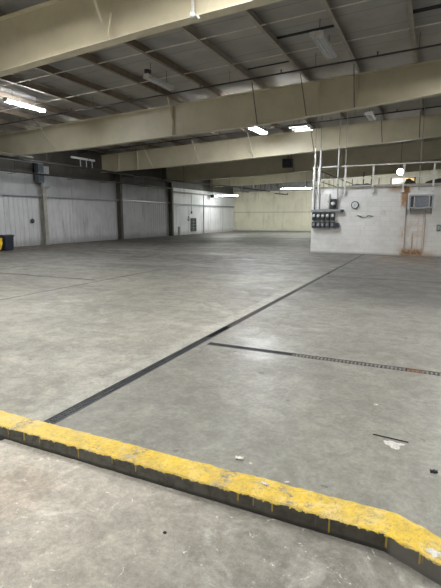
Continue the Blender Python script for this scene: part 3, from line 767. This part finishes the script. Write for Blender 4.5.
# ------------------------------------------------------------ lamps
def lamp(x, y, z, L, w, label, lit=None, rz=0, hang=True, h=.07, grp='ceiling lamps', housing='white_metal', rodlen=None, flush=False):
    """z = underside of the diffuser; length along local Y"""
    t = thing('ceiling_lamp', (x, y, z), label, 'lamp', grp, rz)
    obj('housing', lambda bm: prism(bm, [(-w * .5, h), (w * .5, h), (w * .32, h + .07), (-w * .32, h + .07)], 1, -L / 2, L / 2), housing, t)
    if flush:
        obj('side_skirt', lambda bm: box(bm, -w * .5, -w * .46, -L / 2, L / 2, 0, h), housing, t)
        obj('side_skirt', lambda bm: box(bm, w * .46, w * .5, -L / 2, L / 2, 0, h), housing, t)
        obj('diffuser', lambda bm: box(bm, -w * .45, w * .45, -L / 2 + .02, L / 2 - .02, .02, h - .01), lit, t)
    else: obj('diffuser', lambda bm: prism(bm, [(-w * .44, h), (-w * .44, h * .4), (-w * .3, 0), (w * .3, 0), (w * .44, h * .4), (w * .44, h)], 1, -L / 2 + .02, L / 2 - .02), lit or 'lens_off', t)
    for s in (-1, 1): obj('end_cap', lambda bm: box(bm, -w * .5, w * .5, s * (L / 2) - .012, s * (L / 2) + .012, -.003, h + .06, .004), housing, t)
    if hang:
        top = (rodlen if rodlen else zt(x) + .2 - z)
        for s in (-1, 1): obj('hanger', lambda bm: tube(bm, [(0, s * L * .32, h + .06), (0, s * L * .32, top)], .008, 6), 'dark_pipe', t)
    return t
lamp(-14.0, 12.75, 5.62, 1.75, .20, 'brightly lit strip lamp at upper left beyond the nearest beam', 'lit')
t = lamp(-8.3, 13.0, 5.80, 1.45, .20, 'unlit white strip lamp hanging between the nearest two beams')
obj('junction_box', lambda bm: box(bm, -.07, .07, -.72, -.55, .16, .27, .006), 'dark_metal', t)
t = lamp(-2.95, 12.72, 6.02, 1.75, .34, 'wide unlit reflector lamp at the top right of the ceiling', h=.05)
for k in (-1, 0, 1): obj('tube_lamp', lambda bm: tube(bm, [(k * .09, -.78, -.02), (k * .09, .78, -.02)], .018, 10), 'clear', t)
lamp(-8.2, 21.7, 5.78, 1.8, .42, 'brightly lit lamp in the centre below the second beam', 'lit')
lamp(-2.9, 22.1, 6.02, 1.3, .36, 'unlit lamp behind the second beam above the block room')
lamp(-19.0, 21.3, 4.93, 1.9, .12, 'pale strip lamp high on left wall with three short drops', 'white_metal', h=.04)
tt = [o for o in COL.objects if o.get('label', '').startswith('pale strip lamp high')][0]
for k in (-.25, .25, .75): obj('drop_rod', lambda bm: tube(bm, [(0, k, 0), (0, k, -.42)], .03, 8), 'galv', tt)
# triple tube fixture
t = thing('tube_light', (-6.35, 23.2, 5.98), 'lit light with three parallel tubes just before the third beam', 'lamp')
obj('housing', lambda bm: box(bm, -.55, .55, -.65, .65, .11, .14, .004), 'black', t)
for yy in (-.55, 0, .5): obj('tube_lamp', lambda bm: tube(bm, [(-.5, yy, .02), (.4, yy, .02)], .022, 10), 'lit_tube', t)
for yy in (-.6, .6): obj('hanger', lambda bm: tube(bm, [(0, yy, .14), (0, yy, .44)], .008, 6), 'dark_pipe', t)
# far lamps (run across the hall)
lamp(-18.65, 41.0, 3.62, 2.5, .16, 'long lit tube lamp hanging near the left wall at far end', 'lit_far', math.pi / 2 + .0, rodlen=2.2)
lamp(-11.6, 41.0, 4.14, 2.9, .16, 'long lit tube lamp at far end left of the block room', 'lit_far', math.pi / 2, rodlen=1.9)
lamp(-20.15 + .4, 40.6, 3.60, .9, .22, 'dark unlit heater unit beside the far left tube lamp', 'dark_metal', math.pi / 2, housing='dark_metal', rodlen=2.2, grp=None) if False else None
t = thing('unit_heater', (-20.1, 40.9, 3.5), 'dark boxy unit hanging at the left end of the far left tube lamp', 'heater')
obj('casing', lambda bm: box(bm, -.15, .0, -.2, .2, 0, .3, .01), 'dark_metal', t); obj('duct', lambda bm: box(bm, 0, .20, -.12, .12, .05, .22, .01), 'dark_metal', t)
obj('hanger', lambda bm: tube(bm, [(-.05, 0, .3), (-.05, 0, 2.1)], .012, 6), 'dark_pipe', t)
# bulb above the mezzanine
t = thing('pendant_bulb', (-1.83, 27.2, 3.93), 'bright bare round bulb hanging behind the railing', 'lamp')
obj('bulb', lambda bm: bmesh.ops.create_uvsphere(bm, u_segments=20, v_segments=12, radius=.17, matrix=Matrix.Translation((0, 0, .12))), 'bulb', t, True)
obj('socket', lambda bm: lathe(bm, [(.06, 0), (.08, .05), (.05, .14)], (0, 0, .26), 'Z', 14), 'dark_metal', t)
obj('cord', lambda bm: tube(bm, [(0, 0, .38), (0, 0, zt(-1.83) + .2 - 3.93)], .01, 6), 'dark_pipe', t)
# lamps the frame does not show but whose light the photograph shows
extra = [(-6.2, 17.95, 5.74, 'lit', 'lit strip lamp hidden just behind the second beam', 1.8, .4),
         (-7.2, 5.0, 5.78, 'lit_near', 'out-of-frame lit strip lamp above the left of the foreground', 1.45, .35), (-3.4, 6.0, 6.0, 'lit_near', 'out-of-frame lit strip lamp above the foreground', 1.45, .3),
         (2.0, 4.3, 6.15, 'lit_near', 'out-of-frame lit strip lamp above the right foreground', 1.45, .35), (-3.0, -1.5, 6.0, 'lit_near', 'lit strip lamp behind the viewpoint', 1.45, .4),
         (-8.3, -1.5, 5.75, 'lit_near', 'lit strip lamp left behind the viewpoint', 1.45, .35), (2.6, -1.5, 6.15, 'lit_near', 'lit strip lamp right behind the viewpoint', 1.45, .35),
         (1.6, 14.0, 6.1, 'lit_near', 'out-of-frame lit strip lamp right of the wide reflector lamp', 1.8, .4),
         (-14.0, 4.3, 5.6, 'lit_near', 'out-of-frame lit strip lamp left of the nearest beam lamps', 1.45, .35),
         (-16.5, 18.0, 5.45, 'lit_soft', 'lit strip lamp behind the second beam, near the left wall', 1.45, .3),
         (-14, 37.6, 5.66, 'lit_soft', 'lit strip lamp behind the fourth beam, left side', 1.45, .3),
         (-2.9, 43.0, 6.05, 'lit', 'lit strip lamp behind the fifth beam, right side', 1.45, .25), (-8.2, 43.5, 5.9, 'lit', 'lit strip lamp behind the fifth beam, middle', 1.45, .25)]
for x, y, z, m_, lab, L_, w_ in extra: lamp(x, y, z, L_, w_, lab, m_, flush=(m_ == 'lit_near'))

# hanging white sprinkler drop in front of the nearest beam
t = thing('drop_pipe', (-4.2, 7.75, 5.15), 'white vertical drop pipe with elbow hanging before the nearest beam', 'pipe')
obj('pipe', lambda bm: tube(bm, [(0, 0, .06), (0, 0, 1.18)], .032, 12), 'white_metal', t, True)
obj('elbow', lambda bm: (lathe(bm, [(.05, 0), (.055, .03), (.05, .09)], (0, 0, 0), 'Z', 14), tube(bm, [(0, 0, .04), (.1, 0, .02), (.13, 0, -.04)], .025, 8)), 'white_metal', t, True)

# torn insulation strips hanging at the far end
def strips(bm):
    for i in range(60):
        x = -20 + R.random() * 8.6; w = .04 + R.random() * .12; h = .2 + R.random() * .9
        box(bm, x, x + w, YF - .2 - R.random() * .5, YF - .19, zt(x) + .2 - .6 - h, zt(x) + .2)
o = obj('torn_insulation', strips, 'foam'); tag(o, 'ragged grey insulation hanging along the top of far wall', 'insulation', kind='stuff')
o = obj('hanging_sheet', lambda bm: box(bm, XL + .1, -11.4, YF - .16, YF - .12, 4.35, 6.1), 'foam'); tag(o, 'grey plastic sheeting band across the top of far wall, left part', 'sheeting')
t = thing('bent_pipe', (-14.3, YF - .15, 3.95), 'small dark bent pipe end high on the cream end wall', 'pipe')
obj('pipe', lambda bm: tube(bm, [(-1.3, .15, .12), (-1.2, .0, .12), (0, 0, 0), (.12, 0, .02), (.14, 0, .15)], .05, 8), 'dark_metal', t, True)
o = obj('pilaster', lambda bm: prism(bm, [(-12.9, 0), (-12.1, 0), (-12.1, .05), (-12.5, .12)], 2, 0, 3.9), 'cream_wall') if False else None
t = thing('wall_vent', (-11.9, 24.15, 5.35), 'small dark box fixed to the shaded beam above the far lamps', 'box') if False else None
t = thing('speaker_box', (-9.9, 32.6, 5.15), 'small dark box hung before the fourth beam, right of the centre lamp', 'box')
obj('box', lambda bm: box(bm, -.35, .35, -.25, .1, 0, .62, .02), 'dark_metal', t); obj('hanger', lambda bm: tube(bm, [(0, 0, .6), (0, 0, 1.0)], .02, 6), 'dark_pipe', t)

# ------------------------------------------------------------ debris
def stick(name, a, b_, r, mat, lab, cat): tag(obj(name, lambda bm: tube(bm, [a, b_], r, 6), mat), lab, cat)
stick('metal_rod', (-.29, 3.285, .006), (-.045, 3.265, .006), .004, 'black', 'thin black rod lying on the floor beside white powder', 'rod')
def lump(name, cx, cy, rx, ry, h, mat, lab, cat, seed=0, z0=0, kind=None, wob=.45):
    def f(bm):
        n = 22; top = bm.verts.new((0, 0, h)); rings = []
        for k, (s, hh) in enumerate(((.5, h * .85), (1, 0.0005))):
            ring = []
            for i in range(n):
                a = 2 * math.pi * i / n
                w = 1 + wob * noise.noise(Vector((math.cos(a) * 1.6 + seed, math.sin(a) * 1.6, seed))) * 2
                ring.append(bm.verts.new((math.cos(a) * rx * s * w, math.sin(a) * ry * s * w, hh)))
            rings.append(ring)
        for i in range(n):
            bm.faces.new((top, rings[0][i], rings[0][(i + 1) % n]))
            bm.faces.new((rings[0][i], rings[1][i], rings[1][(i + 1) % n], rings[0][(i + 1) % n]))
        bm.faces.new(rings[1][::-1])
    o = obj(name, f, mat, loc=(cx, cy, z0)); tag(o, lab, cat, kind=kind); return o
lump('spilled_powder', -.14, 3.20, .07, .05, .004, 'powder', 'small spill of white powder on the floor next to the black rod', 'powder', 3, kind='stuff')
def scrap(name, x, y, w, d, rz, lab, cat, mat='paper', z=0.0, th=.006):
    def f(bm):
        vs = []
        for i in range(5):
            for j in range(3):
                vs.append(bm.verts.new(((i / 4 - .5) * w, (j / 2 - .5) * d, th + .012 * abs(math.sin(i * 1.3 + j)) * (w / .06))))
        for i in range(4):
            for j in range(2):
                a = i * 3 + j; bm.faces.new((vs[a], vs[a + 3], vs[a + 4], vs[a + 1]))
        r = bmesh.ops.extrude_face_region(bm, geom=bm.faces[:])
        bmesh.ops.translate(bm, vec=(0, 0, -th), verts=[v for v in r['geom'] if isinstance(v, bmesh.types.BMVert)])
    o = obj(name, f, mat, loc=(x, y, z)); o.rotation_euler = (0, 0, rz); tag(o, lab, cat)
scrap('paper_scrap', -1.06, 2.55, .055, .03, .2, 'small white paper scrap on the floor just behind the curb', 'scrap')
scrap('paint_flake', -.755, 2.19, .045, .018, -.2, 'pale flake lying on top of the yellow curb', 'flake', z=.105)
scrap('paper_scrap', -.69, 2.42, .03, .015, .5, 'tiny white chip on the floor right of the paper scrap', 'scrap')
scrap('paper_scrap', -.33, 3.85, .03, .02, .2, 'tiny white chip on the floor beyond the black rod', 'scrap')
scrap('dark_chip', .12, 2.93, .045, .028, .1, 'small black chip on the floor at right edge', 'chip', 'black')
scrap('dark_chip', -1.13, 1.73, .016, .012, 0, 'tiny dark pebble on the front slab below the curb middle', 'chip', 'black')
lump('plaster_dust', .125, 2.03, .035, .025, .006, 'powder', 'white plaster crumbs on the curb at right edge', 'crumbs', 9, z0=.103, kind='stuff')

# ------------------------------------------------------------ world, camera
w = bpy.data.worlds.new('World'); S.world = w; w.use_nodes = True
w.node_tree.nodes['Background'].inputs[0].default_value = (.5, .52, .55, 1); w.node_tree.nodes['Background'].inputs[1].default_value = .05
cd = bpy.data.cameras.new('Camera'); cam = bpy.data.objects.new('Camera', cd); COL.objects.link(cam)
cd.sensor_fit = 'VERTICAL'; cd.sensor_height = 36; cd.lens = 36 * 446 / 588; cd.clip_start = .05; cd.clip_end = 300
cam.location = (0, 0, 1.6); cam.rotation_euler = (math.radians(90 - 9.8), 0, math.radians(25.2))
S.camera = cam
S.view_settings.view_transform = 'Standard'; S.view_settings.look = 'None'; S.view_settings.exposure = 1.6; S.view_settings.gamma = 1
S.view_settings.use_curve_mapping = False
